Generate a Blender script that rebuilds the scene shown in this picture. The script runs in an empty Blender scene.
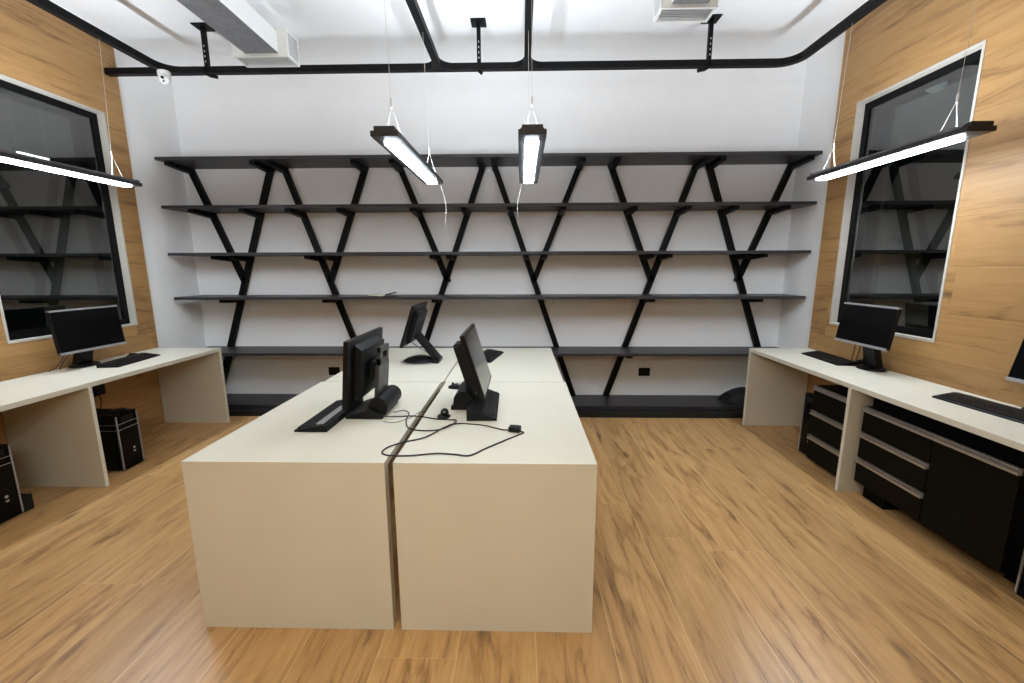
import bpy, bmesh, math, random
from mathutils import Matrix, Vector
random.seed(5)
S = bpy.context.scene
C = S.collection
PI = math.pi

# ------------------------------------------------------------------ camera
FPX, PITCH, YAW, ROLL = 420.468, math.radians(9.891), math.radians(1.2632), math.radians(-0.1858)
EYE = Vector((0, 0, 1.496))
def view_axes():
    R0 = Matrix(((1, 0, 0), (0, 0, -1), (0, 1, 0)))
    cy, sy = math.cos(YAW), math.sin(YAW)
    cp, sp = math.cos(PITCH), math.sin(PITCH)
    cr, sr = math.cos(ROLL), math.sin(ROLL)
    Rz = Matrix(((cy, sy, 0), (-sy, cy, 0), (0, 0, 1)))
    Rp = Matrix(((1, 0, 0), (0, cp, -sp), (0, sp, cp)))
    Rr = Matrix(((cr, -sr, 0), (sr, cr, 0), (0, 0, 1)))
    return Rr @ Rp @ R0 @ Rz
A = view_axes()
cam = bpy.data.cameras.new('camera')
cam.sensor_fit = 'HORIZONTAL'; cam.sensor_width = 36; cam.lens = FPX / 1024 * 36
cam.clip_start = 0.02; cam.clip_end = 60
camo = bpy.data.objects.new('camera', cam); C.objects.link(camo)
r, d, f = A[0], A[1], A[2]
camo.matrix_world = Matrix(((r[0], -d[0], -f[0], EYE.x), (r[1], -d[1], -f[1], EYE.y), (r[2], -d[2], -f[2], EYE.z), (0, 0, 0, 1)))
S.camera = camo

# ------------------------------------------------------------------ world, exposure
w = bpy.data.worlds.new('world'); S.world = w; w.use_nodes = True
w.node_tree.nodes['Background'].inputs[0].default_value = (0.05, 0.06, 0.08, 1)
w.node_tree.nodes['Background'].inputs[1].default_value = 0.02
S.view_settings.view_transform = 'Standard'; S.view_settings.look = 'None'
S.view_settings.gamma = 1; S.view_settings.use_curve_mapping = False
S.view_settings.exposure = 1.16
S.cycles.use_denoising = True
S.cycles.max_bounces = 12; S.cycles.diffuse_bounces = 7; S.cycles.glossy_bounces = 6; S.cycles.transparent_max_bounces = 16
S.cycles.sample_clamp_indirect = 8
LAMP_DOWN, SIDE_DOWN, LAMP_UP, LAMP_COLOR = 20.5, 38.0, 8.3, (0.86, 0.97, 1.08)   # diffuser strength of middle and side lamps, watts upward of each pendant, and the tint
REAR_FILL_DOWN, REAR_FILL_UP, REAR_FILL_COLOR = 46.0, 11.0, (0.98, 0.97, 0.85)  # strengths and tint of the added fill lamps behind the camera

# ------------------------------------------------------------------ materials
class NT:
    """short hand for wiring shader nodes"""
    def __init__(s, name):
        s.m = bpy.data.materials.new(name); s.m.use_nodes = True
        s.t = s.m.node_tree; s.b = s.t.nodes['Principled BSDF']
    def n(s, kind, **kw):
        o = s.t.nodes.new(kind)
        for k, v in kw.items(): setattr(o, k, v)
        return o
    def put(s, sock, v):
        if isinstance(v, bpy.types.NodeSocket): s.t.links.new(v, sock)
        else: sock.default_value = v
    def math(s, op, a, b=0.0, c=0.0):
        o = s.n('ShaderNodeMath', operation=op)
        for i, v in enumerate((a, b, c)): s.put(o.inputs[i], v)
        return o.outputs[0]
    def xyz(s, a, b, c):
        o = s.n('ShaderNodeCombineXYZ')
        for i, v in enumerate((a, b, c)): s.put(o.inputs[i], v)
        return o.outputs[0]
    def noise(s, vec, scale, detail=3, rough=0.55, dist=0.0):
        o = s.n('ShaderNodeTexNoise'); s.put(o.inputs['Vector'], vec)
        o.inputs['Scale'].default_value = scale; o.inputs['Detail'].default_value = detail
        o.inputs['Roughness'].default_value = rough; o.inputs['Distortion'].default_value = dist
        return o.outputs['Fac']
    def ramp(s, fac, stops):
        o = s.n('ShaderNodeValToRGB'); s.put(o.inputs[0], fac)
        e = o.color_ramp.elements
        while len(e) < len(stops): e.new(0.5)
        for q, (p, c) in zip(e, stops): q.position = p; q.color = (*c, 1) if len(c) == 3 else c
        return o.outputs[0]
    def mix(s, fac, a, b, mode='MIX'):
        o = s.n('ShaderNodeMix', data_type='RGBA', blend_type=mode)
        s.put(o.inputs[0], fac)
        for i, v in ((6, a), (7, b)): s.put(o.inputs[i], (*v, 1) if isinstance(v, tuple) and len(v) == 3 else v)
        return o.outputs[2]
    def white(s, vec):
        o = s.n('ShaderNodeTexWhiteNoise', noise_dimensions='3D'); s.put(o.inputs['Vector'], vec)
        return o.outputs['Value']

def plain(name, col, rough=0.5, metal=0.0, spec=0.5, vary=0.06, scale=14.0, bump=0.0, coat=0.0):
    """one colour with a faint mottling"""
    k = NT(name); b = k.b
    tc = k.n('ShaderNodeTexCoord').outputs['Object']
    nz = k.noise(tc, scale, 4)
    lo = tuple(c * (1 - vary) for c in col); hi = tuple(min(1, c * (1 + vary)) for c in col)
    k.put(b.inputs['Base Color'], k.ramp(nz, [(0.3, lo), (0.7, hi)]))
    k.put(b.inputs['Roughness'], k.math('MULTIPLY_ADD', nz, 0.12, rough - 0.06))
    b.inputs['Metallic'].default_value = metal; b.inputs['Specular IOR Level'].default_value = spec
    b.inputs['Coat Weight'].default_value = coat
    if bump:
        bp = k.n('ShaderNodeBump'); bp.inputs['Strength'].default_value = bump; bp.inputs['Distance'].default_value = 0.002
        k.put(bp.inputs['Height'], k.noise(tc, scale * 12, 3)); k.put(b.inputs['Normal'], bp.outputs[0])
    return k.m

def glow(name, col, strength):
    k = NT(name); k.b.inputs['Base Color'].default_value = (0.9, 0.9, 0.9, 1)
    k.b.inputs['Emission Color'].default_value = (*col, 1); k.b.inputs['Emission Strength'].default_value = strength
    return k.m

def wood(name, au, av, width, length, light, mid, dark, seam, rough, off=0.0, sw=0.0022, seamamt=0.6, gs=1.0):
    """boards running along axis au, stacked along axis av, each with its own tone and figure"""
    k = NT(name); b = k.b
    sp = k.n('ShaderNodeSeparateXYZ'); k.put(sp.inputs[0], k.n('ShaderNodeTexCoord').outputs['Object'])
    u, v = sp.outputs['XYZ'.index(au)], sp.outputs['XYZ'.index(av)]
    vv = k.math('DIVIDE', k.math('ADD', v, off + 20 * width), width)
    i = k.math('FLOOR', vv); fv = k.math('FRACT', vv)
    ri = k.white(k.xyz(i, 3.7, 1.3))
    uu = k.math('ADD', k.math('DIVIDE', u, length), k.math('MULTIPLY', ri, 9.0))
    j = k.math('FLOOR', uu); fu = k.math('FRACT', uu)
    rnd = k.white(k.xyz(i, j, 0.5)); rn2 = k.white(k.xyz(j, i, 7.5))
    ou = k.math('MULTIPLY_ADD', rnd, 31.0, u); ov = k.math('MULTIPLY_ADD', rn2, 17.0, v)
    warp = k.noise(k.xyz(k.math('MULTIPLY', ou, 0.55 * gs), k.math('MULTIPLY', ov, 5.5 * gs), rnd), 1.0, 2, 0.45, 0.25)
    rings = k.math('MULTIPLY_ADD', k.math('SINE', k.math('MULTIPLY', warp, 44.0)), 0.5, 0.5)
    streak = k.noise(k.xyz(k.math('MULTIPLY', ou, 3.4), k.math('MULTIPLY', ov, 62.0 * gs), rn2), 1.0, 5, 0.68, 0.4)
    blot = k.noise(k.xyz(k.math('MULTIPLY', ou, 1.7 * gs), k.math('MULTIPLY', ov, 9.5 * gs), rn2), 1.0, 7, 0.70, 0.9)
    fac = k.math('ADD', k.math('MULTIPLY', rings, 0.06), k.math('ADD', k.math('MULTIPLY', streak, 0.30), k.math('MULTIPLY', blot, 0.60)))
    col = k.ramp(fac, [(0.30, light), (0.52, mid), (0.74, dark)])
    vein = k.ramp(blot, [(0.56, (0, 0, 0)), (0.68, (1, 1, 1))])
    col = k.mix(k.math('MULTIPLY', vein, 0.50), col, dark)
    kn = k.n('ShaderNodeTexVoronoi', feature='F1')
    k.put(kn.inputs['Vector'], k.xyz(k.math('MULTIPLY', ou, 1.5), k.math('MULTIPLY', ov, 4.2), 0.0)); kn.inputs['Scale'].default_value = 1.0
    knot = k.ramp(k.math('ADD', kn.outputs['Distance'], k.math('MULTIPLY', streak, 0.06)), [(0.05, (1, 1, 1)), (0.16, (0, 0, 0))])
    col = k.mix(k.math('MULTIPLY', knot, 0.75), col, tuple(c * 0.45 for c in dark))
    fine = k.math('MULTIPLY', k.ramp(rings, [(0.86, (0, 0, 0)), (0.98, (1, 1, 1))]), k.ramp(k.noise(k.xyz(ou, k.math('MULTIPLY', ov, 2.5), rnd), 1.6, 2), [(0.45, (0, 0, 0)), (0.62, (1, 1, 1))]))
    col = k.mix(k.math('MULTIPLY', fine, 0.30), col, dark)
    tone = k.math('MULTIPLY_ADD', rnd, 0.20, 0.90)
    col = k.mix(1.0, col, k.xyz(tone, tone, tone), 'MULTIPLY')
    ev = k.math('MULTIPLY', k.math('MINIMUM', fv, k.math('SUBTRACT', 1.0, fv)), width)
    eu = k.math('MULTIPLY', k.math('MINIMUM', fu, k.math('SUBTRACT', 1.0, fu)), length)
    edge = k.math('MAXIMUM', k.math('LESS_THAN', ev, sw), k.math('MULTIPLY', k.math('LESS_THAN', eu, sw * 0.8), 0.45))
    col = k.mix(k.math('MULTIPLY', edge, seamamt), col, seam)
    k.put(b.inputs['Base Color'], col)
    k.put(b.inputs['Roughness'], k.math('MULTIPLY_ADD', streak, 0.16, rough - 0.08))
    bp = k.n('ShaderNodeBump'); bp.inputs['Strength'].default_value = 0.25; bp.inputs['Distance'].default_value = 0.0015
    k.put(bp.inputs['Height'], k.math('SUBTRACT', k.math('MULTIPLY', streak, -0.6), edge)); k.put(b.inputs['Normal'], bp.outputs[0])
    return k.m

def glass_mat(name, ior):
    k = NT(name); t = k.t
    tr = k.n('ShaderNodeBsdfTransparent'); tr.inputs[0].default_value = (0.86, 0.89, 0.88, 1)
    gl = k.n('ShaderNodeBsdfGlossy'); gl.inputs['Roughness'].default_value = 0.0; gl.inputs[0].default_value = (0.95, 0.97, 0.97, 1)
    fr = k.n('ShaderNodeFresnel'); fr.inputs[0].default_value = ior
    mx = k.n('ShaderNodeMixShader'); ge = k.n('ShaderNodeNewGeometry')
    k.put(mx.inputs[0], k.math('MULTIPLY', fr.outputs[0], k.math('SUBTRACT', 1.0, ge.outputs['Backfacing']))); t.links.new(tr.outputs[0], mx.inputs[1]); t.links.new(gl.outputs[0], mx.inputs[2])
    t.links.new(mx.outputs[0], t.nodes['Material Output'].inputs['Surface'])
    return k.m

M = dict(
    wall=plain('white_paint', (0.87, 0.87, 0.87), 0.75, vary=0.015, scale=3, bump=0.08),
    ceil=plain('ceiling_paint', (0.86, 0.86, 0.86), 0.8, vary=0.015, scale=2, bump=0.08),
    floor=wood('oak_floor', 'Y', 'X', 0.312, 2.6, (0.62, 0.382, 0.168), (0.47, 0.266, 0.106), (0.13, 0.058, 0.021), (0.72, 0.50, 0.27), 0.33, off=-0.06, sw=0.0022, seamamt=0.6, gs=1.15),
    panel=wood('oak_panelling', 'Y', 'Z', 0.30, 2.1, (0.40, 0.232, 0.092), (0.34, 0.182, 0.063), (0.12, 0.056, 0.018), (0.10, 0.05, 0.017), 0.5, off=0.0, sw=0.0014, seamamt=0.55, gs=0.8),
    panelf=wood('oak_panelling_front', 'X', 'Z', 0.30, 2.1, (0.40, 0.232, 0.092), (0.34, 0.182, 0.063), (0.12, 0.056, 0.018), (0.10, 0.05, 0.017), 0.5, sw=0.0014, seamamt=0.55, gs=0.8),
    edge=plain('cream_edge_band', (0.76, 0.66, 0.52), 0.5),
    lam=plain('white_laminate', (0.64, 0.605, 0.505), 0.42, vary=0.02, scale=5),
    shelf=plain('charcoal_board', (0.029, 0.027, 0.030), 0.45, vary=0.12, scale=9, spec=0.4),
    black=plain('black_powder_coat', (0.003, 0.003, 0.003), 0.7, vary=0.2, scale=20),
    iron=plain('black_steel', (0.0028, 0.0028, 0.003), 0.5, vary=0.25, scale=25, spec=0.14),
    lampbody=plain('dark_anodised', (0.035, 0.035, 0.038), 0.42, vary=0.1, scale=25, metal=0.3),
    plastic=plain('black_plastic', (0.0035, 0.0035, 0.004), 0.38, vary=0.15, scale=30, bump=0.1, spec=0.25),
    soft=plain('matt_black_plastic', (0.005, 0.005, 0.006), 0.5, vary=0.2, scale=40, bump=0.2, spec=0.25),
    key=plain('key_plastic', (0.006, 0.006, 0.007), 0.5, vary=0.2, scale=60, spec=0.3),
    grey=plain('grey_plastic', (0.035, 0.035, 0.038), 0.4, vary=0.06, scale=20),
    screen=plain('dark_screen', (0.003, 0.003, 0.0035), 0.22, vary=0.1, scale=3, spec=0.12),
    silver=plain('silver_trim', (0.42, 0.42, 0.43), 0.38, metal=0.55, vary=0.06, scale=30),
    alu=plain('brushed_aluminium', (0.46, 0.44, 0.42), 0.36, metal=0.75, vary=0.08, scale=40),
    front=plain('black_lacquer', (0.0028, 0.0024, 0.0017), 0.5, vary=0.12, scale=6, spec=0.10),
    carc=plain('black_board', (0.002, 0.002, 0.002), 0.6, vary=0.1, scale=6, spec=0.08),
    trim=plain('pale_window_trim', (0.46, 0.425, 0.37), 0.5, vary=0.03),
    frame=plain('black_window_frame', (0.003, 0.003, 0.003), 0.45, vary=0.1, spec=0.12),
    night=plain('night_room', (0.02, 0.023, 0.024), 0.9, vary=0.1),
    duct=plain('grey_duct_foil', (0.155, 0.155, 0.16), 0.5, vary=0.22, scale=26, bump=0.2),
    ductw=plain('white_duct_side', (0.68, 0.68, 0.67), 0.5, vary=0.03),
    grille=plain('pale_grille', (0.66, 0.66, 0.62), 0.45, vary=0.04),
    louver=plain('grey_louvre', (0.40, 0.40, 0.40), 0.45, vary=0.05),
    wire=plain('steel_wire', (0.62, 0.60, 0.56), 0.35, metal=0.5),
    cord=plain('white_cord', (0.78, 0.77, 0.74), 0.5),
    cable=plain('black_cable', (0.010, 0.010, 0.010), 0.45),
    whitep=plain('white_plastic', (0.80, 0.80, 0.79), 0.35),
    cloth=plain('black_cloth', (0.008, 0.008, 0.010), 0.85, vary=0.3, scale=30, bump=0.4),
    paper=plain('pale_paper', (0.62, 0.60, 0.50), 0.8),
    pane=glass_mat('window_glass', 2.25),
    down=glow('lamp_diffuser', LAMP_COLOR, LAMP_DOWN), sdown=glow('side_lamp_diffuser', LAMP_COLOR, SIDE_DOWN), rdown=glow('rear_lamp_diffuser', REAR_FILL_COLOR, REAR_FILL_DOWN),
    up=glow('lamp_uplight', LAMP_COLOR, 5.0),
    far=glow('corridor_lamp', (1, 1, 1), 6.0),
)

# ------------------------------------------------------------------ mesh builder
class MB:
    def __init__(s): s.bm = bmesh.new(); s.mats = []
    def _mi(s, m):
        if m is None: return 0
        if m not in s.mats: s.mats.append(m)
        return s.mats.index(m)
    def merge(s, bm, m=None, mat=None):
        if mat is not None: bm.transform(mat)
        idx = s._mi(m)
        me = bpy.data.meshes.new('tmp'); bm.to_mesh(me); bm.free()
        n = len(s.bm.faces); s.bm.from_mesh(me); bpy.data.meshes.remove(me)
        s.bm.faces.ensure_lookup_table()
        for q in s.bm.faces[n:]: q.material_index = idx
        return s
    def box(s, x0, x1, y0, y1, z0, z1, m=None, bev=0.0, mat=None, seg=2):
        b = bmesh.new(); bmesh.ops.create_cube(b, size=1)
        for v in b.verts:
            v.co = Vector(((x0 + x1) / 2 + v.co.x * (x1 - x0), (y0 + y1) / 2 + v.co.y * (y1 - y0), (z0 + z1) / 2 + v.co.z * (z1 - z0)))
        if bev: bmesh.ops.bevel(b, geom=b.edges[:], offset=bev, segments=seg, affect='EDGES', profile=0.6)
        return s.merge(b, m, mat)
    def prism(s, pts, axis, a, b_, m=None, bev=0.0, mat=None):
        """extrude a closed 2-D outline along an axis"""
        b = bmesh.new()
        def P(p, t): return {'x': (t, p[0], p[1]), 'y': (p[0], t, p[1]), 'z': (p[0], p[1], t)}[axis]
        lo = [b.verts.new(P(p, a)) for p in pts]; hi = [b.verts.new(P(p, b_)) for p in pts]
        n = len(pts)
        b.faces.new(lo); b.faces.new(hi[::-1])
        for i in range(n): b.faces.new((lo[i], hi[i], hi[(i + 1) % n], lo[(i + 1) % n]))
        bmesh.ops.recalc_face_normals(b, faces=b.faces[:])
        if bev: bmesh.ops.bevel(b, geom=b.edges[:], offset=bev, segments=2, affect='EDGES', profile=0.6)
        return s.merge(b, m, mat)
    def loft(s, rings, m=None, mat=None, caps=True):
        b = bmesh.new(); R = [[b.verts.new(p) for p in ring] for ring in rings]; n = len(R[0])
        for p, q in zip(R, R[1:]):
            for i in range(n): b.faces.new((p[i], p[(i + 1) % n], q[(i + 1) % n], q[i]))
        if caps: b.faces.new(R[0][::-1]); b.faces.new(R[-1])
        bmesh.ops.recalc_face_normals(b, faces=b.faces[:])
        return s.merge(b, m, mat)
    def tube(s, pts, rad, m=None, n=8, mat=None, rect=None):
        """round (or rectangular) section swept along a path"""
        pts = [Vector(p) for p in pts]; rings = []; up = Vector((0, 0, 1))
        for i, p in enumerate(pts):
            t = (pts[min(i + 1, len(pts) - 1)] - pts[max(i - 1, 0)]).normalized()
            ref = up if abs(t.dot(up)) < 0.95 else Vector((1, 0, 0))
            sx = t.cross(ref).normalized(); sy = sx.cross(t).normalized()
            if rect:
                a, c = rect[0] / 2, rect[1] / 2
                rings.append([p + sx * a + sy * c, p - sx * a + sy * c, p - sx * a - sy * c, p + sx * a - sy * c])
            else:
                rr = rad[i] if isinstance(rad, (list, tuple)) else rad
                rings.append([p + (sx * math.cos(2 * PI * k / n) + sy * math.sin(2 * PI * k / n)) * rr for k in range(n)])
        return s.loft(rings, m, mat)
    def cyl(s, p, q, rad, m=None, n=20, mat=None): return s.tube([p, q], rad, m, n, mat)
    def lathe(s, prof, m=None, n=28, mat=None):
        rings = [[Vector((rr * math.cos(2 * PI * k / n), rr * math.sin(2 * PI * k / n), z)) for k in range(n)] for rr, z in prof]
        return s.loft(rings, m, mat)
    def build(s, name, m, parent=None, smooth=None):
        me = bpy.data.meshes.new(name); s.bm.to_mesh(me); s.bm.free()
        me.materials.append(m)
        for q in s.mats: me.materials.append(q)
        if s.mats:
            pass
        o = bpy.data.objects.new(name, me); C.objects.link(o)
        if parent: o.parent = parent
        if smooth:
            me.shade_smooth(); me.set_sharp_from_angle(angle=math.radians(smooth))
        return o
    def build_multi(s, name, parent=None, smooth=None):
        """materials given shape by shape"""
        me = bpy.data.meshes.new(name); s.bm.to_mesh(me); s.bm.free()
        for q in s.mats: me.materials.append(q)
        o = bpy.data.objects.new(name, me); C.objects.link(o)
        if parent: o.parent = parent
        if smooth:
            me.shade_smooth(); me.set_sharp_from_angle(angle=math.radians(smooth))
        return o

def curve_pts(ctrl, n=8, closed=False):
    """Catmull-Rom through the control points"""
    P = [Vector(p) for p in ctrl]; P = [2 * P[0] - P[1]] + P + [2 * P[-1] - P[-2]]; out = []
    for a, b, c, e in zip(P, P[1:], P[2:], P[3:]):
        for k in range(n):
            t = k / n
            out.append(0.5 * ((2 * b) + (c - a) * t + (2 * a - 5 * b + 4 * c - e) * t * t + (3 * b - a - 3 * c + e) * t ** 3))
    out.append(P[-2]); return out

def tag(o, label, cat, group=None):
    o['label'] = label; o['category'] = cat
    if group: o['group'] = group
    return o
def thing(name, label, cat, loc=(0, 0, 0), rz=0.0, group=None):
    o = bpy.data.objects.new(name, None); o.empty_display_size = 0.1; C.objects.link(o)
    o.location = loc; o.rotation_euler = (0, 0, rz)
    return tag(o, label, cat, group)
def structure(o): o['kind'] = 'structure'; return o
def copy_tree(o, parent=None):
    c = o.copy(); C.objects.link(c)
    if parent: c.parent = parent
    for ch in [q for q in o.children]: copy_tree(ch, c)
    return c
def rot(axis, ang, at): return Matrix.Translation(Vector(at)) @ Matrix.Rotation(ang, 4, axis) @ Matrix.Translation(-Vector(at))

# ------------------------------------------------------------------ room
XL, XR, YB, YF, ZC = -3.53, 2.70, 4.59, -2.4, 3.49
WXL, WXR, YE, ZW = -3.552, 2.80, 3.95, 3.468
structure(MB().box(WXL - 0.2, WXR + 0.2, YF - 0.1, YB + 0.1, -0.1, 0).build('floor', M['floor']))
structure(MB().box(WXL - 0.2, WXR + 0.2, YF - 0.1, YB + 0.1, ZC, ZC + 0.1).build('ceiling', M['ceil']))
structure(MB().box(WXL - 0.2, WXR + 0.2, YB, YB + 0.1, 0, ZC).build('wall_back', M['wall']))
structure(MB().box(WXL - 0.2, WXR + 0.2, YF - 0.1, YF, 0, ZC).build('wall_front', M['panelf']))  # unseen wall, panelled in wood to bounce warm light onto the desk fronts
WIN = dict(l=(2.767, 3.765, 0.992, 2.804), r=(2.762, 3.715, 1.006, 2.796))
def side_wall(name, x_out, x_in, win, back):
    y0, y1, z0, z1 = win; b = MB(); lo, hi = min(x_out, x_in), max(x_out, x_in)
    b.box(lo, hi, YF, y0, 0, ZW, M['panel']); b.box(lo, hi, y1, YE - 0.003, 0, ZW, M['panel'])
    b.box(lo, hi, y0, y1, 0, z0, M['panel']); b.box(lo, hi, y0, y1, z1, ZW, M['panel'])
    structure(b.build_multi(name))
    q = MB().box(lo, hi, YE - 0.003, YE + 0.003, 0, ZW, M['edge']); q.box(lo, hi, YF, YE + 0.003, ZW, ZW + 0.004, M['edge'])
    structure(q.build_multi('trim_' + ('1' if x_in < 0 else '2')))
    q = MB(); s = 1 if x_in > 0 else -1
    wx = WXR if s > 0 else WXL; a, c = sorted((wx, wx + s * 0.14))
    q.box(a, c, YE + 0.003, YB, 0, ZC); a2, c2 = sorted((x_out, wx + s * 0.14))
    q.box(min(lo, a2), max(hi, c2) if s > 0 else hi, YF, YE + 0.003, ZW + 0.004, ZC)
    structure(q.build(back, M['wall']))
side_wall('wall_left', XL - 0.16, XL, WIN['l'], 'wall_left_rear')
side_wall('wall_right', XR + 0.16, XR, WIN['r'], 'wall_right_rear')

def window(n, win, x, s):
    """s = +1 for the right wall (outside is +x), -1 for the left"""
    y0, y1, z0, z1 = win; root = bpy.data.objects.new('window_%d' % n, None); C.objects.link(root); root['kind'] = 'structure'
    def ring(b, iy, oy, xa, xb, m):
        (a0, a1, c0, c1), (o0, o1, q0, q1) = iy, oy; lo, hi = sorted((xa, xb))
        b.box(lo, hi, o0, o1, c1, q1, m); b.box(lo, hi, o0, o1, q0, c0, m); b.box(lo, hi, o0, a0, c0, c1, m); b.box(lo, hi, a1, o1, c0, c1, m)
    t = 0.016; fr = 0.05
    i1 = (y0 + t, y1 - t, z0 + t, z1 - t); i2 = (y0 + t + fr, y1 - t - fr, z0 + t + fr, z1 - t - fr)
    b = MB(); ring(b, i1, (y0, y1, z0, z1), x - s * 0.004, x + s * 0.16, M['trim']); b.build_multi('window_trim', root)
    b = MB(); ring(b, i2, i1, x + s * 0.052, x + s * 0.157, M['frame']); b.build_multi('window_frame', root)
    for dx in (0.062, 0.150):
        lo, hi = sorted((x + s * dx, x + s * (dx + 0.0001)))
        b = MB(); b.loft([[Vector((x + s * dx, yy, zz)) for yy, zz in ((i2[0], i2[2]), (i2[1], i2[2]), (i2[1], i2[3]), (i2[0], i2[3]))],
                          [Vector((x + s * (dx + 0.004), yy, zz)) for yy, zz in ((i2[0], i2[2]), (i2[1], i2[2]), (i2[1], i2[3]), (i2[0], i2[3]))]])
        b.build('glass_pane', M['pane'], root)
    # the unlit room beyond the glass, its darkness painted into the wall colour
    q = MB(); a, c = sorted((x + s * 0.16, x + s * 2.2)); far = x + s * 2.2
    q.box(*sorted((far, far + s * 0.05)), 0.8, 6.0, -0.1, 3.6); q.box(a, c, 0.8, 0.85, -0.1, 3.6); q.box(a, c, 5.95, 6.0, -0.1, 3.6)
    q.box(a, c, 0.8, 6.0, -0.15, -0.1); q.box(a, c, 0.8, 6.0, 3.55, 3.6)
    structure(q.build('wall_corridor_%s' % ('right' if s > 0 else 'left'), M['night']))
window(1, WIN['l'], XL, -1)
window(2, WIN['r'], XR, 1)

# ------------------------------------------------------------------ centre desks
def centre_desk(label, x0, x1, y0, y1, h=0.75, t=0.028):
    o = thing('desk', label, 'desk', ((x0 + x1) / 2, (y0 + y1) / 2, 0), 0, 'white desks in the middle of the room')
    a, b = (x1 - x0) / 2, (y1 - y0) / 2
    MB().box(-a, a, -b, b, h - t, h, bev=0.0012).build('tabletop', M['lam'], o)
    for sgn in (-1, 1):
        lo, hi = sorted((sgn * b, sgn * (b - 0.045)))
        MB().box(-a, a, lo, hi, 0, h - t, bev=0.0012).build('end_panel', M['lam'], o)
    MB().box(-a + 0.30, a - 0.30, -b + 0.045, b - 0.045, 0.33, h - t, bev=0.001).build('modesty_panel', M['lam'], o)
    return o
centre_desk('white slab-ended desk holding the black keyboard beside a monitor seen from behind', -1.340, -0.534, 1.522, 2.706)
centre_desk('white slab-ended desk with the black cable loop and plug lying near its front edge', -0.501, 0.294, 1.522, 2.706)
centre_desk('white desk at the far end, under the monitor leaning on a slanted arm', -1.326, -0.522, 2.712, 3.92)
centre_desk('white desk at the far end, carrying the half-hidden black keyboard alone', -0.512, 0.283, 2.712, 3.92)

# ------------------------------------------------------------------ long side desks
def side_desk(label, xf, xw, ys, h=0.75, t=0.032):
    o = thing('long_desk', label, 'desk', ((xf + xw) / 2, (ys[0] + ys[-1]) / 2, 0))
    cx, cy = (xf + xw) / 2, (ys[0] + ys[-1]) / 2
    lo, hi = sorted((xf - cx, xw - cx))
    MB().box(lo, hi, ys[0] - cy, ys[-1] - cy, h - t, h, bev=0.0015).build('tabletop', M['lam'], o)
    for i, y in enumerate(ys):
        p = 0.025 if 0 < i < len(ys) - 1 else t
        a = y - cy - (0 if i == 0 else p if i == len(ys) - 1 else p / 2)
        MB().box(lo, hi, a, a + p, 0, h - t, bev=0.0015).build('leg_panel', M['lam'], o)
    return o
side_desk('long white desk along the panelled wall with two open bays and computers on the floor', -2.892, XL + 0.006, (1.40, 2.665, 3.92))
side_desk('long white desk along the panelled wall with black drawers and cabinet beneath', 2.14, XR - 0.006, (1.40, 2.69, 3.92))

# ------------------------------------------------------------------ wall shelving with V struts
sh = thing('shelving_unit', 'charcoal wall shelving with slanted black V struts covering the back wall', 'shelves', (0, YB, 0))
SX0, SX1, SD = -3.515, 2.79, 0.395
TOPS = [2.558, 2.110, 1.657, 1.217, 0.640, 0.085]; ST = 0.028
for z in TOPS: MB().box(SX0, SX1, -SD, 0, z - ST, z, bev=0.001).build('shelf', M['shelf'], sh)
MB().box(SX0 + 0.05, SX1 - 0.05, -SD - 0.11, -0.0, 0, TOPS[-1] - ST - 0.004).build('plinth', M['black'], sh)
JZ = 1.395
STR = [(-3.484, -0.3827, 0), (-2.580, 0.3441, 1), (-2.488, -0.3379, 1), (-1.583, 0.3877, 0), (-1.283, -0.3977, 0), (-0.368, 0.3600, 1),
       (-0.298, -0.3510, 1), (0.626, 0.3965, 0), (0.886, -0.4021, 0), (1.806, 0.3416, 1), (1.882, -0.3543, 1), (2.770, 0.3827, 0)]
SW, SDEP = 0.058, 0.045
for xt, k, full in STR:
    zt = TOPS[0] - ST; zb = TOPS[-1] if full else JZ - 0.04
    X = lambda z: xt + k * (z - 2.6)
    hw = SW / 2 * math.sqrt(1 + k * k)
    st = MB().prism([(X(zb) - hw, zb), (X(zb) + hw, zb), (X(zt) + hw, zt), (X(zt) - hw, zt)], 'y', -SDEP - 0.002, -0.002).build('strut', M['iron'], sh)
    for z in TOPS[:-1]:
        zz = z - ST
        if zz < zb + 0.05: continue
        x = X(zz - 0.02); w2 = 0.026
        MB().prism([(-0.335, zz - 0.034), (-0.335, zz), (-0.03, zz), (-0.03, zz - 0.055), (-0.09, zz - 0.052)], 'x', x - w2, x + w2).build('bracket', M['iron'], st)

# ------------------------------------------------------------------ overhead black conduit
cd = thing('overhead_conduit', 'black conduit network with rounded corners hung below the ceiling', 'conduit', (0, 0, 0))
PZ, PY, PS = 3.152, 3.85, (0.052, 0.050)
LX, RXX, M1X, M2X = -3.018, 2.246, -0.690, 0.050
def arc(cx, cy, rr, a0, a1, n=8): return [Vector((cx + rr * math.cos(a0 + (a1 - a0) * i / n), cy + rr * math.sin(a0 + (a1 - a0) * i / n), PZ)) for i in range(n + 1)]
MB().tube([(XL, PY, PZ)] + [(LX, PY, PZ), (RXX - 0.15, PY, PZ)] + arc(RXX - 0.15, PY - 0.15, 0.15, PI / 2, 0)[1:] + [(RXX, YF, PZ)], 0, rect=PS).build('cross_run', M['iron'], cd)
MB().tube([(LX, YF, PZ)] + arc(LX + 0.16, PY - 0.16, 0.16, PI, PI / 2) + [(LX + 0.3, PY, PZ)], 0, rect=(0.053, 0.051)).build('long_run', M['iron'], cd)
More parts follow.
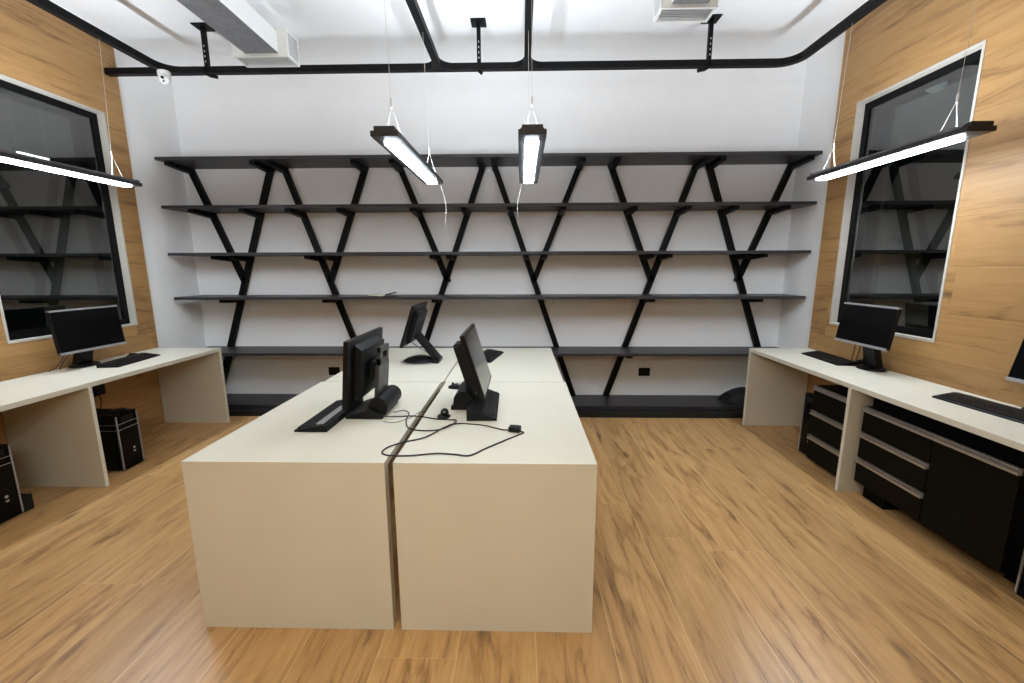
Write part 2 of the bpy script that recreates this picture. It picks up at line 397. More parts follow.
for mx in (M1X, M2X):
    b = MB().tube([(mx, YF, PZ), (mx, PY, PZ)], 0, rect=PS)
    b.tube(arc(mx + 0.13, PY - 0.13, 0.13, PI, PI / 2), 0, rect=(0.052, 0.049)); b.tube(arc(mx - 0.13, PY - 0.13, 0.13, 0, PI / 2), 0, rect=(0.052, 0.049))
    b.build('long_run', M['iron'], cd)
for hx, dirn in ((-2.655, 1), (-0.352, 0.25), (1.545, -1)):
    h = MB().box(hx - 0.016, hx + 0.016, PY - 0.016, PY + 0.016, PZ, ZC - 0.006)
    h.tube([(hx - 0.01 * dirn, PY - 0.035, PZ + 0.01), (hx, PY - 0.035, PZ - 0.03), (hx + 0.035 * dirn, PY - 0.04, PZ - 0.052), (hx + 0.10 * dirn, PY - 0.045, PZ - 0.066)], 0, rect=(0.030, 0.024))
    ho = h.build('hanger', M['iron'], cd)
    MB().box(hx - 0.062, hx + 0.062, PY - 0.062, PY + 0.062, ZC - 0.010, ZC, bev=0.002).build('ceiling_plate', M['iron'], ho)
    for zq in (3.21, 3.25, 3.29, 3.33): MB().box(hx - 0.004, hx + 0.004, PY - 0.0175, PY - 0.0155, zq, zq + 0.014).build('slot', M['silver'], ho)

# ------------------------------------------------------------------ pendant lamps
def pendant(label, x, y0, y1, hang, z=2.14, wd=0.140, down=None, up=None, tint=None, cord=0):
    L = y1 - y0
    o = thing('pendant_lamp', label, 'lamp', (x, (y0 + y1) / 2, z), 0, 'linear pendant lamps')
    h = L / 2; b = MB()
    a = wd / 2; q = 0.035                       # half widths of the body and of the light strip
    b.box(-a, -q, -h + 0.03, h - 0.03, 0, 0.016); b.box(q, a, -h + 0.03, h - 0.03, 0, 0.016)
    b.prism([(-a, 0.016), (a, 0.016), (a, 0.026), (a - 0.018, 0.044), (-a + 0.018, 0.044), (-a, 0.026)], 'y', -h + 0.03, h - 0.03)
    b.build('housing', M['lampbody'], o)
    MB().box(-q, q, -h + 0.11, h - 0.055, -0.011, 0.013, bev=0.004).build('diffuser', down or M['down'], o)
    MB().box(-a + 0.03, a - 0.03, -h + 0.06, h - 0.06, 0.0441, 0.0447).build('uplight_strip', M['up'], o)
    for nm, zz, flip, wt, ww, sp in (('up_light', 0.052, 1, up or LAMP_UP, 0.07, 180),):
        ld = bpy.data.lights.new(nm, 'AREA'); ld.shape = 'RECTANGLE'; ld.size = ww; ld.size_y = L - 0.16; ld.energy = wt; ld.color = tint or LAMP_COLOR; ld.spread = math.radians(sp)
        lo_ = bpy.data.objects.new(nm, ld); C.objects.link(lo_); lo_.parent = o; lo_.location = (0, 0.02, zz); lo_.rotation_euler = (PI * flip, 0, 0)
    for sgn in (-1, 1):
        lo, hi = sorted((sgn * h, sgn * (h - 0.03)))
        b = MB().box(-a, a, lo, hi, 0, 0.026, bev=0.003); b.box(-a + 0.018, a - 0.018, lo, hi, 0.024, 0.047, bev=0.003)
        if sgn < 0: b.box(-q, q, -h + 0.03, -h + 0.11, 0.001, 0.016)
        b.build('end_cap', M['lampbody'], o)
        yy = sgn * (h - 0.15); top = 0.19
        b = MB()
        for sx in (-1, 1): b.tube([(sx * 0.045, yy + 0.02, 0.036), (0, yy, top)], 0.0013, n=6)
        b.cyl((0, yy, top - 0.01), (0, yy, top + 0.035), 0.005, n=10)
        b.cyl((0, yy, top + 0.03), (hang - x, yy, PZ - PS[1] / 2 - z), 0.0011, n=6)
        wo = b.build('suspension_wire', M['wire'], o)
    if cord:
        b = MB(); b.tube(curve_pts([(0.045 * cord, h - 0.005, 0.012), (0.06 * cord, h + 0.006, -0.04), (0.085 * cord, h + 0.012, -0.16), (0.075 * cord, h + 0.012, -0.31)]), 0.0016, n=6)
        b.build('power_cord', M['cord'], o)
    return o
pendant('black pendant lamp hanging in front of the window over the open-bay desk', -3.06, 2.20, 3.42, LX, down=M['sdown'])
pendant('slim black pendant lamp between the two middle conduit runs, seen aslant', -0.675, 2.20, 3.41, M1X, cord=1)
pendant('slim black pendant lamp seen end-on under the straight middle conduit run', 0.055, 2.20, 3.41, M2X, cord=-1)
pendant('black pendant lamp hanging in front of the window over the desk with drawers', 2.22, 2.22, 3.38, RXX, down=M['sdown'])
for i, x in enumerate((-0.675, 0.055)):       # added unseen lamps behind the camera, throwing fill light onto the desk fronts
    pendant(['black pendant lamp behind the viewer on the aslant conduit run', 'black pendant lamp behind the viewer on the straight middle conduit run'][i],
            x, -1.15, 0.05, (M1X, M2X)[i], down=M['rdown'], up=REAR_FILL_UP, tint=REAR_FILL_COLOR)

# ------------------------------------------------------------------ ducts with grilles
def vent_duct(label, x0, x1, y0, y1, dx0, dx1, z0=3.05, z1=3.24, side=1):
    o = thing('air_duct', label, 'air vent', ((x0 + x1) / 2, y1, z0), 0, 'air ducts with grilles')
    ox, oy = (x0 + x1) / 2, y1
    b = MB(); zb, zt = 0.022, z1 - z0 - 0.02
    b.box(dx0 - ox, dx1 - ox, YF - oy, y0 - oy + 0.01, zb, zb + 0.004, M['duct'])
    b.box(dx0 - ox, dx1 - ox, YF - oy, y0 - oy + 0.01, zb + 0.004, zt, M['ductw'])
    b.build_multi('duct', o)
    a = (x1 - x0) / 2; dp = y1 - y0; H = z1 - z0; e = 0.016
    b = MB()
    for za in (0, H - e):                                          # rim frames top and bottom
        b.box(-a, a, -dp, -dp + e, za, za + e); b.box(-a, a, -e, 0, za, za + e); b.box(-a, -a + e, -dp + e, -e, za, za + e); b.box(a - e, a, -dp + e, -e, za, za + e)
    for sx in (-1, 1):
        for yy in (-dp, -e): b.box(*sorted((sx * (a - 0.0007), sx * (a - e + 0.0007))), yy + 0.0007, yy + e - 0.0007, 0.002, H - 0.002)
    b.box(-a + e, a - e, -dp + 0.001, -dp + 0.006, e, H - e); b.box(-a + 0.012, a - 0.012, -dp + 0.012, -0.012, 0.020, H - 0.003)
    b.build('grille_frame', M['grille'], o)
    b = MB(); n = 6
    for i in range(n):
        y = -dp + e + (i + 0.5) * (dp - 2 * e) / n
        b.box(-a + e, a - e, y - 0.010, y + 0.010, 0.005, 0.009, mat=rot('X', 0.45, (0, y, 0.007)))
    for sx in (-1, 1):
        for i in range(7):
            z = e + (i + 0.5) * (H - 2 * e) / 7
            b.box(*sorted((sx * (a - 0.004), sx * (a - 0.010))), -dp + e, -e, z - 0.009, z + 0.009, mat=rot('Y', 0.4 * sx, (sx * (a - 0.007), 0, z)))
    b.build('louvres', M['louver'], o)
    return o
vent_duct('grey duct whose white louvred end sits by the security camera corner', -2.145, -1.728, 3.40, 3.57, -2.05, -1.802)
vent_duct('short visible end of a white louvred duct above the centre lamps', 0.848, 1.192, 2.885, 3.045, 0.915, 1.13)

# ------------------------------------------------------------------ security camera
o = thing('security_camera', 'small white dome security camera under the conduit bend', 'camera', (-2.99, 3.79, PZ - 0.025))
MB().lathe([(0.0, 0), (0.045, 0), (0.047, -0.012), (0.047, -0.035), (0.0, -0.036)], n=24).build('mount', M['whitep'], o, 40)
b = MB(); b.lathe([(0.001, 0.045)] + [(0.045 * math.cos(t), 0.045 * math.sin(t)) for t in [PI / 2 - PI * i / 12 for i in range(1, 12)]] + [(0.001, -0.045)], n=24, mat=Matrix.Translation((0.01, -0.01, -0.062)))
b.build('housing', M['whitep'], o, 60)
b = MB(); b.cyl((0.02, -0.045, -0.066), (0.026, -0.060, -0.069), 0.011, n=16); b.cyl((0.022, -0.040, -0.091), (0.026, -0.050, -0.094), 0.006, n=12); b.build('lens', M['plastic'], o)

# ------------------------------------------------------------------ beyond the glass
o = thing('corridor_lamp', 'thin lit lamp glimpsed in the dark room through the window glass', 'lamp', (-4.40, 3.93, 2.5))
MB().box(-0.012, 0.012, -0.12, 0.12, 0, 0.012, bev=0.002).build('light_strip', M['far'], o)
MB().box(-0.025, 0.025, -0.14, 0.14, 0.012, 0.04, bev=0.004).build('housing', M['lampbody'], o)
b = MB()
for yy in (-0.12, 0.12): b.cyl((0, yy, 0.04), (0, yy, 1.05), 0.0006, n=6)
b.build('suspension_wire', M['wire'], o)
o = thing('detector', 'pale round detector seen dimly through dark window glass', 'detector', (3.10, 3.49, 2.815))
MB().lathe([(0.0, 0.03), (0.05, 0.03), (0.062, 0.022), (0.062, 0.0), (0.05, -0.014), (0.03, -0.026), (0.0, -0.028)], n=24).build('housing', M['whitep'], o, 50)
MB().cyl((0, 0, 0.03), (0, 0, 0.735), 0.008, n=10).build('stem', M['whitep'], o)

# ------------------------------------------------------------------ wall sockets
def socket(label, loc, rz, wd=0.125, ht=0.092):
    o = thing('wall_socket', label, 'socket', loc, rz, 'black wall sockets')
    MB().box(-wd / 2, wd / 2, -0.010, 0, -ht / 2, ht / 2, bev=0.003).build('plate', M['plastic'], o)
    b = MB()
    for sx in (-1, 1):
        for k in range(3): b.cyl((sx * 0.028 + (k - 1) * 0.007, -0.0102, -0.003 * abs(k - 1)), (sx * 0.028 + (k - 1) * 0.007, -0.0112, -0.003 * abs(k - 1)), 0.0022, n=8)
    b.build('outlet', M['grey'], o)
    return o
socket('black socket plate on the back wall, right of the middle desks', (1.370, YB, 0.354), 0)
socket('black socket plate on the back wall just showing over the edge of the keyboard desk', (-2.114, YB, 0.356), 0)
o = socket('black socket plate with plugs on the panelled wall above the silver-edged computer tower', (XL, 3.30, 0.515), PI / 2, 0.13, 0.11)
b = MB(); b.box(-0.045, -0.012, -0.045, -0.010, -0.03, 0.012, bev=0.004); b.tube(curve_pts([(-0.03, -0.04, -0.02), (-0.03, -0.055, -0.10), (-0.04, -0.03, -0.22), (-0.05, -0.03, -0.40)]), 0.004, n=8)
b.build('plug', M['plastic'], o)

# ------------------------------------------------------------------ keyboards and mice
def keyboard(label, loc, rz, wd=0.445, dp=0.155, th=0.024, tilt=0.05, mat='soft'):
    """long side along local y, typist on the -x side"""
    o = thing('keyboard', label, 'keyboard', loc, rz, 'black computer keyboards')
    def top(x): return 0.010 + (x + dp / 2) / dp * (th - 0.010) + tilt * (x + dp / 2) * 0.6
    b = MB(); b.prism([(-dp / 2, 0), (dp / 2, 0), (dp / 2, top(dp / 2)), (dp / 2 - 0.03, top(dp / 2) + 0.002), (-dp / 2 + 0.004, top(-dp / 2)), (-dp / 2, top(-dp / 2) - 0.003)], 'y', -wd / 2, wd / 2, bev=0.0015)
    b.build('body', M[mat], o)
    b = MB(); rows = 6; rd = (dp - 0.03) / rows
    for r_ in range(rows):
        x = -dp / 2 + 0.010 + rd * (r_ + 0.5); z = top(x); y = -wd / 2 + 0.012
        unit = (wd - 0.024) / 21.5
        pat = [1] * 21 if r_ else [1.3, 1.3, 1.3, 6, 1.3, 1.3, 1.3, 1, 1, 1, 2, 1, 1]
        for kx in pat:
            y2 = y + kx * unit
            if y2 > wd / 2 - 0.010: break
            b.box(x - rd * 0.42, x + rd * 0.42, y + 0.0012, y2 - 0.0012, z - 0.002, z + 0.006, bev=0.0014)
            y = y2
    b.build('keys', M['key'], o)
    for sy in (-1, 1): MB().box(dp / 2 - 0.035, dp / 2 - 0.012, sy * (wd / 2 - 0.05) - 0.012, sy * (wd / 2 - 0.05) + 0.012, -0.0, 0.002).build('foot', M['plastic'], o)
    return o
DT = 0.75
k1 = keyboard('black keyboard with a grey palm strip at the near edge of the white desk', (-0.973, 2.050, DT), math.radians(-1))
MB().box(0.018, 0.052, -0.200, 0.060, 0.020, 0.0335).build('palm_strip', M['silver'], k1)
keyboard('thick black keyboard seen end-on beside the monitor with its screen in view', (-0.200, 2.205, DT), PI + 0.02, dp=0.150, th=0.045, tilt=0.12)
keyboard('half-hidden black keyboard lying alone on the far white desk', (-0.275, 3.50, DT), PI - math.radians(12), wd=0.42)
keyboard('black keyboard before the silver-edged monitor on the open-bay desk', (-3.215, 3.315, DT), PI + math.radians(8), wd=0.46)
keyboard('black keyboard before the monitor above the drawer pedestal', (2.515, 3.425, DT), math.radians(-3), wd=0.46)
keyboard('long black keyboard above the cabinet door on the right-hand white desk', (2.475, 2.165, DT), math.radians(4), wd=0.48)

def mouse(label, loc, rz, mat='soft'):
    """nose towards +x"""
    o = thing('mouse', label, 'computer mouse', loc, rz, 'computer mice')
    L, W, H = 0.108, 0.06, 0.034; rings = []
    for i in range(9):
        t = i / 8; x = (t - 0.5) * L; s = math.sin(PI * (0.06 + 0.88 * t)) ** 0.5; hh = H * math.sin(PI * (0.10 + 0.80 * t) ** 0.8) ** 0.7
        rings.append([Vector((x, W / 2 * s * math.cos(a), max(0.0, hh * math.sin(a)) if math.sin(a) > 0 else 0.0)) for a in [PI * k / 8 for k in range(9)]] + [Vector((x, -W / 2 * s * 0.5, 0)), Vector((x, W / 2 * s * 0.5, 0))])
    MB().loft(rings).build('shell', M[mat], o, 50)
    MB().cyl((0.026, -0.004, 0.029), (0.026, 0.004, 0.029), 0.008, n=14).build('scroll_wheel', M['grey'], o)
    return o
mo = mouse('black and silver mouse lying behind the monitor with its screen in view', (-0.405, 2.56, DT), PI * 0.95)
MB().box(-0.045, -0.01, -0.020, 0.020, 0.024, 0.0345, bev=0.005).build('palm_cover', M['silver'], mo)
mouse('black mouse between keyboard and monitor above the drawer pedestal', (2.655, 3.27, DT), 0.3)
mouse('black mouse beside the long keyboard above the cabinet door', (2.635, 2.14, DT), 0.2)
mouse('black mouse behind the keyboard on the open-bay desk', (-3.36, 3.50, DT), PI)

# ------------------------------------------------------------------ monitors
def side_monitor(label, loc, rz, wd=0.51, ht=0.325, zb=0.132, tilt=0.10):
    """screen faces local -x, on a flat foot"""
    o = thing('monitor', label, 'monitor', loc, rz, 'monitors on the wall desks')
    T = rot('Y', tilt, (0, 0, zb)); e = 0.012
    b = MB(); b.box(0.004, 0.030, -wd / 2, wd / 2, zb, zb + ht, bev=0.004, mat=T)
    b.prism([(0.03, zb + 0.05), (0.055, zb + 0.09), (0.055, zb + ht - 0.07), (0.03, zb + ht - 0.03)], 'y', -wd * 0.36, wd * 0.36, mat=T)
    b.build('back_shell', M['plastic'], o)
    MB().box(0.0, 0.006, -wd / 2 + 0.006, wd / 2 - 0.006, zb + 0.018, zb + ht - 0.012, mat=T).build('screen', M['screen'], o)
    MB().box(-0.002, 0.026, -wd / 2, wd / 2, zb - 0.001, zb + 0.017, bev=0.002, mat=T).build('bottom_trim', M['silver'], o)
    MB().box(-0.001, 0.028, -wd / 2, wd / 2, zb + ht - 0.012, zb + ht + 0.002, bev=0.002, mat=T).build('top_trim', M['silver'], o)
    st = MB().prism([(0.105, 0.016), (0.165, 0.016), (0.085, zb + 0.13), (0.050, zb + 0.13)], 'y', -0.055, 0.055, bev=0.006).build('stand_column', M['plastic'], o)
    rings = []
    for z, g in ((0.0, 1.0), (0.010, 1.0), (0.018, 0.90), (0.026, 0.45)):
        rings.append([Vector((0.12 + 0.08 * g * math.cos(a), 0.10 * g * math.sin(a), z)) for a in [2 * PI * k / 28 for k in range(28)]])
    MB().loft(rings).build('foot', M['plastic'], o, 40)
    b = MB(); b.tube(curve_pts([(0.06, 0.10, zb + 0.05), (0.10, 0.15, 0.11), (0.12, 0.19, 0.04), (0.16, 0.22, 0.005)]), 0.003, n=6)
    b.tube(curve_pts([(0.06, 0.05, zb + 0.04), (0.11, 0.12, 0.10), (0.13, 0.16, 0.03), (0.15, 0.15, 0.004)]), 0.003, n=6); b.build('cable', M['cable'], o)
    return o
side_monitor('black monitor with silver edges in front of the window on the open-bay desk', (-3.325, 3.165, DT), PI)
side_monitor('black monitor with silver edges in front of the window above the drawer pedestal', (2.475, 3.095, DT), 0, wd=0.474, ht=0.298, zb=0.182, tilt=0.14)
side_monitor('black monitor cut by the picture edge beyond the long keyboard', (2.50, 1.905, DT), 0, wd=0.51, ht=0.32, zb=0.172, tilt=0.20)

def touch_monitor(label, loc, rz, tilt, zb, ht=0.325, wd=0.50, arm='parallel', off=0.0):
    """screen faces local -x; a plate arm behind carries it, on a hinged foot"""
    o = thing('monitor', label, 'monitor', loc, rz, 'monitors on the middle desks')
    T = rot('Y', tilt, (off, 0, zb))
    b = MB(); b.box(off, off + 0.024, -wd / 2, wd / 2, zb, zb + ht, bev=0.005, mat=T); b.build('bezel', M['plastic'], o)
    MB().box(off - 0.0012, off + 0.001, -wd / 2 + 0.014, wd / 2 - 0.014, zb + 0.016, zb + ht - 0.014, mat=T).build('screen', M['glassy'], o)
    h = MB(); h.prism([(off + 0.024, zb + 0.02), (off + 0.060, zb + 0.045), (off + 0.060, zb + ht - 0.055), (off + 0.024, zb + ht - 0.03)], 'y', -wd * 0.34, wd * 0.34, bev=0.004, mat=T)
    ho = h.build('rear_housing', M['soft'], o)
    b = MB()
    for i in range(9):
        z = zb + 0.09 + i * 0.014
        b.box(off + 0.059, off + 0.0612, -wd * 0.24, wd * 0.24, z, z + 0.005, mat=T)
    b.build('vent_slots', M['carc'], ho)
    if arm in ('parallel', 'solid'):
        x0, x1 = (off + 0.070, off + 0.102) if arm == 'solid' else (off + 0.098, off + 0.118); zl, zh = zb - 0.01, zb + ht * 0.84
        c = MB(); rings = []
        aw, bw = 0.085, 0.068
        c.box(x0, x1, -aw, aw, zl, zb + 0.19, bev=0.004, mat=T)
        if arm == 'solid': c.box(x0, x1, -aw, aw, zb + 0.18, zh - 0.01, bev=0.004, mat=T)
        c.box(x0, x1, -bw, -0.035, zb + 0.185, zh, mat=T); c.box(x0, x1, 0.035, bw, zb + 0.185, zh, mat=T)
        c.box(x0, x1, -bw, bw, zh - 0.028, zh, bev=0.003, mat=T); c.box(x0, x1, -bw, bw, zb + 0.185, zb + 0.222, mat=T)
        c.build('arm', M['grey'] if arm == 'parallel' else M['soft'], o)
        c = MB().box(off + 0.055, x0 + 0.004, -0.05, 0.05, zb + 0.12, zb + 0.20, mat=T); c.build('mount', M['soft'], o)
        hx, hz = off + 0.13, 0.052
        c = MB(); c.cyl((hx, -0.125, hz), (hx, 0.125, hz), 0.050, n=24)
        c.tube([T @ Vector((off + 0.108, 0, zb + 0.03)), (hx - 0.01, 0, hz + 0.02)], 0, rect=(0.15, 0.02))
        c.build('hinge_barrel', M['soft'], o, 40)
        if arm == 'solid':
            c = MB(); c.prism([(0.088, 0.0), (hx + 0.065, 0.0), (hx + 0.065, 0.020), (hx + 0.01, 0.05), (0.10, 0.024), (0.088, 0.010)], 'y', -0.12, 0.12, bev=0.003)
        else:
            c = MB(); c.prism([(-0.03, 0.0), (hx + 0.03, 0.0), (hx + 0.03, 0.020), (hx - 0.03, 0.05), (0.0, 0.022), (-0.03, 0.010)], 'y', -0.15, 0.12, bev=0.003)
        c.build('foot', M['plastic'], o)
    else:
        a = T @ Vector((off + 0.05, 0, zb + 0.10)); e = Vector((0.18, 0, 0.018)); k = (e - a).normalized()
        c = MB(); c.tube([a - k * 0.03, e], 0, rect=(0.13, 0.034)); c.build('arm', M['soft'], o)
        c = MB(); c.box(0.13, 0.195, -0.09, 0.09, 0.0, 0.030, bev=0.006)
        c.loft([[Vector((0.03 + 0.15 * g * math.cos(t), 0.13 * g * math.sin(t), z)) for t in [2 * PI * i / 28 for i in range(28)]] for z, g in ((0.0, 0.92), (0.012, 0.9), (0.03, 0.7), (0.045, 0.35))])
        c.build('foot', M['plastic'], o, 40)
        c = MB(); c.loft([[Vector((0.03 + 0.16 * g * math.cos(t), 0.14 * g * math.sin(t), z)) for t in [2 * PI * i / 28 for i in range(28)]] for z, g in ((0.0, 1.0), (0.006, 1.0))]); c.build('foot_rim', M['silver'], o)
        c = MB(); c.tube(curve_pts([T @ Vector((off + 0.03, -0.03, zb + 0.03)), (0.03, -0.06, 0.13), (0.09, -0.05, 0.09), (0.13, -0.03, 0.04)]), 0.003, n=6); c.build('cable', M['grey'], o)
    return o
M['glassy'] = plain('pale_reflecting_screen', (0.03, 0.03, 0.028), 0.12, vary=0.1, scale=3, spec=0.9)
touch_monitor('black monitor seen from behind with a slotted grey arm, beside the strip-edged keyboard', (-0.855, 2.15, DT), 0, 0.09, 0.080, ht=0.335)
touch_monitor('black monitor showing its thin screen edge, leaning back beside the thick keyboard', (-0.180, 2.265, DT), PI, 0.30, 0.093, ht=0.345, wd=0.47, arm='solid')
touch_monitor('black monitor tipped back on a slanted arm on the far desk', (-0.850, 3.335, DT), 0, 0.33, 0.155, ht=0.335, wd=0.45, arm='slant', off=-0.075)

# ------------------------------------------------------------------ cables and small things on the middle desks
def cable(label, pts, rad=0.0032, mat='cable', name='cable'):
    o = MB().tube(curve_pts(pts, 10), rad, n=8).build(name, M[mat], None, 60)
    return tag(o, label, 'cable', 'loose cables on the middle desks')
Z = DT + 0.0034
cable('short black cable curling from the monitor foot across the desk gap', [(-0.66, 2.06, Z + 0.012), (-0.615, 2.09, Z + 0.012), (-0.578, 2.06, Z + 0.008), (-0.572, 1.99, Z), (-0.545, 1.90, Z), (-0.505, 1.858, Z), (-0.44, 1.845, Z), (-0.385, 1.858, Z), (-0.345, 1.905, Z), (-0.322, 1.955, Z), (-0.325, 1.985, Z), (-0.36, 1.990, Z), (-0.424, 2.000, Z), (-0.50, 2.030, Z), (-0.56, 2.041, Z), (-0.64, 2.020, Z + 0.004), (-0.68, 2.0, Z + 0.012)])
o = thing('power_cable', 'long black cable looping over the desk gap to a square plug', 'cable', (0, 0, 0), 0, 'loose cables on the middle desks')
MB().tube(curve_pts([(-0.34, 1.900, Z + 0.006), (-0.366, 1.864, Z + 0.006), (-0.43, 1.766, Z), (-0.511, 1.712, Z), (-0.560, 1.662, Z), (-0.572, 1.615, Z), (-0.55, 1.588, Z), (-0.505, 1.578, Z), (-0.435, 1.583, Z), (-0.345, 1.603, Z), (-0.27, 1.595, Z), (-0.207, 1.586, Z), (-0.146, 1.656, Z), (-0.07, 1.74, Z), (-0.008, 1.805, Z), (0.012, 1.830, Z), (-0.005, 1.845, Z)], 10), 0.0034, n=8).build('lead', M['cable'], o, 60)
MB().tube(curve_pts([(-0.055, 1.862, Z), (-0.085, 1.862, Z), (-0.125, 1.885, Z), (-0.176, 1.915, Z), (-0.24, 1.932, Z), (-0.299, 1.938, Z), (-0.345, 1.905, Z + 0.006)], 10), 0.0030, n=8).build('lead', M['cable'], o, 60)
R_ = Matrix.Translation((-0.030, 1.853, DT + 0.012)) @ Matrix.Rotation(-0.25, 4, 'Z')
MB().box(-0.026, 0.028, -0.020, 0.020, -0.012, 0.012, bev=0.004, mat=R_).build('plug', M['plastic'], o)
cable('thin pale cable trailing from the monitor foot toward the desk gap', [(-0.68, 1.965, DT + 0.002), (-0.62, 1.955, DT + 0.002), (-0.56, 2.02, DT + 0.002), (-0.54, 2.09, DT + 0.002), (-0.50, 2.12, DT + 0.002)], 0.0016, 'grey')
o = thing('webcam', 'small round black webcam lying on the desk beside the gap', 'webcam', (-0.393, 2.035, DT))
b = MB(); b.lathe([(0.001, 0.0), (0.030, 0.0), (0.034, 0.006), (0.028, 0.012), (0.001, 0.014)], n=22); b.build('base', M['plastic'], o, 50)
b = MB(); b.lathe([(0.001, -0.017), (0.010, -0.015), (0.019, -0.006), (0.021, 0.0), (0.019, 0.006), (0.010, 0.015), (0.001, 0.017)], n=20, mat=Matrix.Translation((0.005, 0, 0.026)) @ Matrix.Rotation(1.2, 4, 'X')); b.build('head', M['soft'], o, 60)
MB().cyl((0.005, -0.017, 0.033), (0.005, -0.021, 0.035), 0.008, n=14).build('lens', M['grey'], o)

# ------------------------------------------------------------------ computer towers
def tower(label, loc, rz, dp=0.415, wd=0.168, ht=0.44, bands=True):
    """front panel faces local +x, origin at the middle of the front's foot"""
    o = thing('computer_tower', label, 'computer', loc, rz, 'computer towers under the wall desks')
    MB().box(-dp, -0.035, -wd / 2, wd / 2, 0.012, ht, bev=0.004).build('case', M['plastic'], o)
    MB().prism([(-0.035, -wd / 2), (-0.004, -wd / 2), (0.0, -wd / 4), (0.0, wd / 4), (-0.004, wd / 2), (-0.035, wd / 2)], 'z', 0.012, ht, bev=0.002).build('front_panel', M['screen'], o)
    for sy in (-1, 1): MB().box(-0.008, 0.003, *sorted((sy * (wd / 2 + 0.002), sy * (wd / 2 - 0.005))), 0.02, ht - 0.01, bev=0.001).build('silver_edge', M['silver'], o)
    if bands:
        b = MB()
        for z in (ht - 0.075, ht - 0.118): b.tube([(0.001 + 0.008 * math.cos(t), wd / 2 * math.sin(t), z + 0.006 * math.cos(t)) for t in [-PI / 2 + PI * i / 10 for i in range(11)]], 0.0018, n=6)
        b.tube([(-0.001, -wd / 2, ht - 0.118), (-0.18, -wd / 2 - 0.001, ht - 0.118)], 0.0018, n=6); b.tube([(-0.001, -wd / 2, ht - 0.075), (-0.18, -wd / 2 - 0.001, ht - 0.075)], 0.0018, n=6)
        b.build('silver_band', M['silver'], o)
        MB().lathe([(0.001, 0), (0.045, 0), (0.05, 0.006), (0.04, 0.014), (0.001, 0.016)], n=20, mat=Matrix.Translation((-0.08, 0.02, ht)) @ Matrix.Diagonal((1.0, 1.1, 1, 1))).build('top_cover', M['soft'], o, 40)
    MB().box(0.0, 0.002, -wd * 0.30, wd * 0.30, ht - 0.062, ht - 0.02, bev=0.0008).build('disc_drive', M['soft'], o)
    b = MB(); b.cyl((-0.001, 0.02, 0.155), (0.002, 0.02, 0.155), 0.009, n=16); b.box(0, 0.002, 0.012, 0.028, 0.122, 0.134); b.build('badge', M['silver'], o)
    for sx in (-dp + 0.05, -0.07):
        for sy in (-1, 1): MB().cyl((sx, sy * wd * 0.33, 0), (sx, sy * wd * 0.33, 0.014), 0.014, n=12).build('foot', M['soft'], o)
    return o
tower('black computer tower with silver edges in the far bay of the open desk', (-2.968, 2.957, 0), 0)
tower('black computer tower with a silver edge in the near bay of the open desk', (-3.085, 2.238, 0), 0, ht=0.465)
tower('black computer tower beside the drawer pedestal under the desk', (2.282, 3.225, 0), PI, dp=0.38, ht=0.505, bands=False)
tower('black computer tower with a silver edge past the cabinet door', (2.275, 1.675, 0), PI, dp=0.40, ht=0.44, bands=False)
o = thing('power_adapter', 'small black power box on the floor beside the near computer tower', 'power adapter', (-3.145, 2.366, 0))
MB().box(-0.045, 0.045, -0.030, 0.030, 0, 0.100, bev=0.006).build('case', M['soft'], o)
b = MB(); b.tube(curve_pts([(-0.04, 0.0, 0.05), (-0.12, 0.02, 0.03), (-0.25, 0.03, 0.006), (-0.36, 0.05, 0.006)]), 0.0035, n=6); b.build('cable', M['cable'], o)

# ------------------------------------------------------------------ drawer units
def handle_rail(y0, y1, z, x, parent):
    b = MB(); h = 0.032
    b.box(x - 0.018, x + 0.004, y0, y1, z - h, z - h + 0.006, bev=0.001); b.box(x - 0.018, x + 0.004, y0, y1, z - 0.005, z, bev=0.001); b.box(x - 0.004, x + 0.004, y0, y1, z - h, z)
    b.box(x - 0.019, x - 0.016, y0, y1, z - h, z - h + 0.014)
    return b.build('handle', M['alu'], parent)
def drawer_unit(o, xf, xb, y0, y1, z0, z1, n, gap=0.006):
    zz = [z0 + (z1 - z0) * i / n for i in range(n + 1)]
    for a, c in zip(zz, zz[1:]):
        dr = MB().box(xf, xf + 0.018, y0 + gap / 2, y1 - gap / 2, a + gap / 2, c - gap / 2 - 0.03, bev=0.001).build('drawer', M['front'], o)
        handle_rail(y0 + gap / 2, y1 - gap / 2, c - gap / 2, xf + 0.006, dr)
o = thing('drawer_pedestal', 'black three-drawer pedestal with aluminium grips behind the white leg panel', 'drawers', (0, 0, 0))
MB().box(2.232, 2.66, 2.735, 3.115, 0.04, 0.622).build('body', M['carc'], o)
drawer_unit(o, 2.212, 0, 2.735, 3.115, 0.045, 0.624, 3)
for yy in (2.78, 3.07):
    for xx in (2.32, 2.62): MB().cyl((xx, yy, 0), (xx, yy, 0.042), 0.02, n=14).build('caster', M['soft'], o)
o = thing('storage_cabinet', 'black low cabinet of three drawers and a door with aluminium grips', 'cabinet', (0, 0, 0))
b = MB(); b.box(2.216, 2.66, 1.765, 2.628, 0.108, 0.62); b.box(2.25, 2.66, 1.765, 2.628, 0.62, 0.712); b.build('body', M['carc'], o)
drawer_unit(o, 2.196, 0, 2.165, 2.628, 0.108, 0.624, 3)
dr = MB().box(2.196, 2.214, 1.768, 2.162, 0.111, 0.590, bev=0.001).build('door', M['front'], o); handle_rail(1.768, 2.162, 0.621, 2.202, dr)
MB().box(2.265, 2.64, 2.46, 2.622, 0, 0.108).build('foot', M['carc'], o); MB().box(2.36, 2.64, 1.81, 1.88, 0, 0.108).build('foot', M['carc'], o)

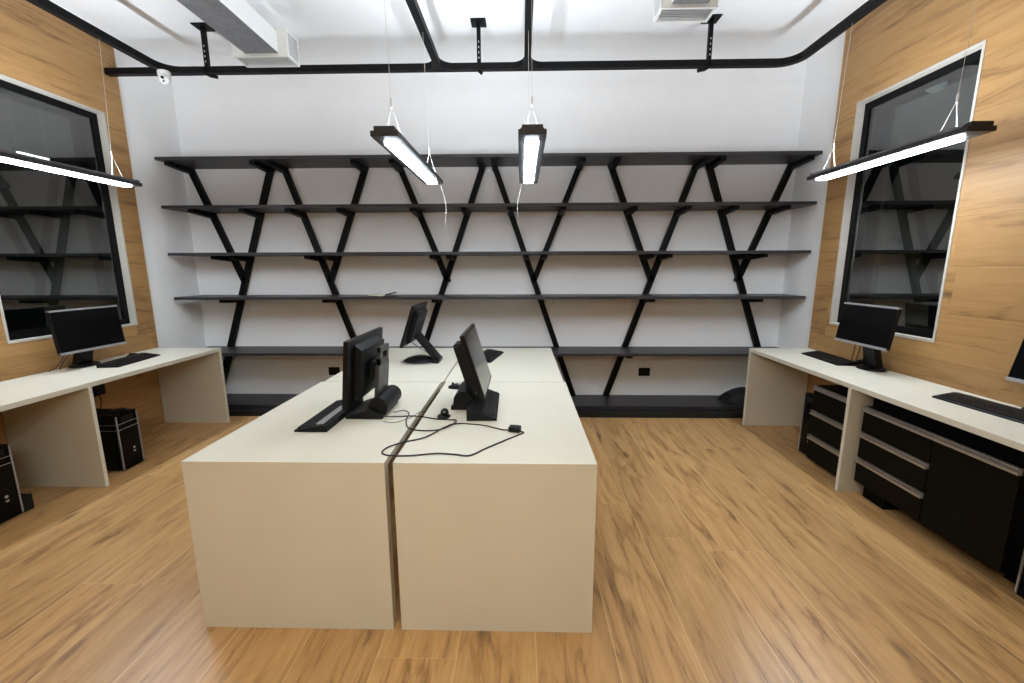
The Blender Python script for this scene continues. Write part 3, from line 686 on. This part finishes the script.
# ------------------------------------------------------------------ things lying on the shelves
def lump(rx, ry, rz_, seed, mat=None, n=18, m_=8):
    rnd = random.Random(seed); ph = [rnd.uniform(0, 6.28) for _ in range(6)]; rings = []
    for i in range(m_ + 1):
        t = i / m_ * PI / 2
        rings.append([Vector((rx * max(0.02, math.cos(t)) * math.cos(a) * (1 + 0.22 * math.sin(3 * a + ph[0]) + 0.12 * math.sin(7 * a + ph[1] + 2 * t)),
                              ry * max(0.02, math.cos(t)) * math.sin(a) * (1 + 0.18 * math.sin(4 * a + ph[2])),
                              rz_ * math.sin(t) * (1 + 0.25 * math.sin(2 * a + ph[3]) + 0.1 * math.sin(5 * a + ph[4] + 3 * t)))) for a in [2 * PI * k / n for k in range(n)]])
    return rings
o = thing('cloth_bag', 'crumpled black bag on the bottom shelf beside the desk end', 'bag', (2.36, 4.36, TOPS[-1]))
MB().loft(lump(0.24, 0.13, 0.125, 3, n=36, m_=12)).build('body', M['cloth'], o, 80)
MB().tube(curve_pts([(-0.16, -0.03, 0.085), (-0.22, -0.06, 0.10), (-0.27, -0.05, 0.07), (-0.25, -0.02, 0.03)]), 0.008, n=8).build('strap', M['cloth'], o)
o = MB().loft([[Vector((x, y + 0.02 * math.sin(9 * x), 0.012 + 0.009 * math.sin(14 * x + 1) + 0.004 * dz)) for x in [i * 0.02 for i in range(8)] for y in (0,)] + [Vector((x, y + 0.015 * math.sin(7 * x), 0.010 + 0.008 * math.sin(12 * x + 2) + 0.004 * dz)) for x in [i * 0.02 for i in range(7, -1, -1)] for y in (-0.11,)] for dz in (-1, 1)]).build('paper_sheet', M['paper'])
o.location = (-1.545, 4.33, TOPS[3]); tag(o, 'pale crumpled paper scrap lying on the fourth shelf', 'paper')
o = thing('stapler', 'small dark stapler-like tool tilted up on the fourth shelf', 'tool', (-1.325, 4.27, TOPS[3]), 0.1)
MB().box(-0.055, 0.055, -0.012, 0.012, 0, 0.008, bev=0.002).build('base', M['soft'], o)
MB().box(-0.055, 0.06, -0.012, 0.012, 0.010, 0.024, bev=0.004, mat=rot('Y', -0.22, (-0.05, 0, 0.01))).build('arm', M['grey'], o)
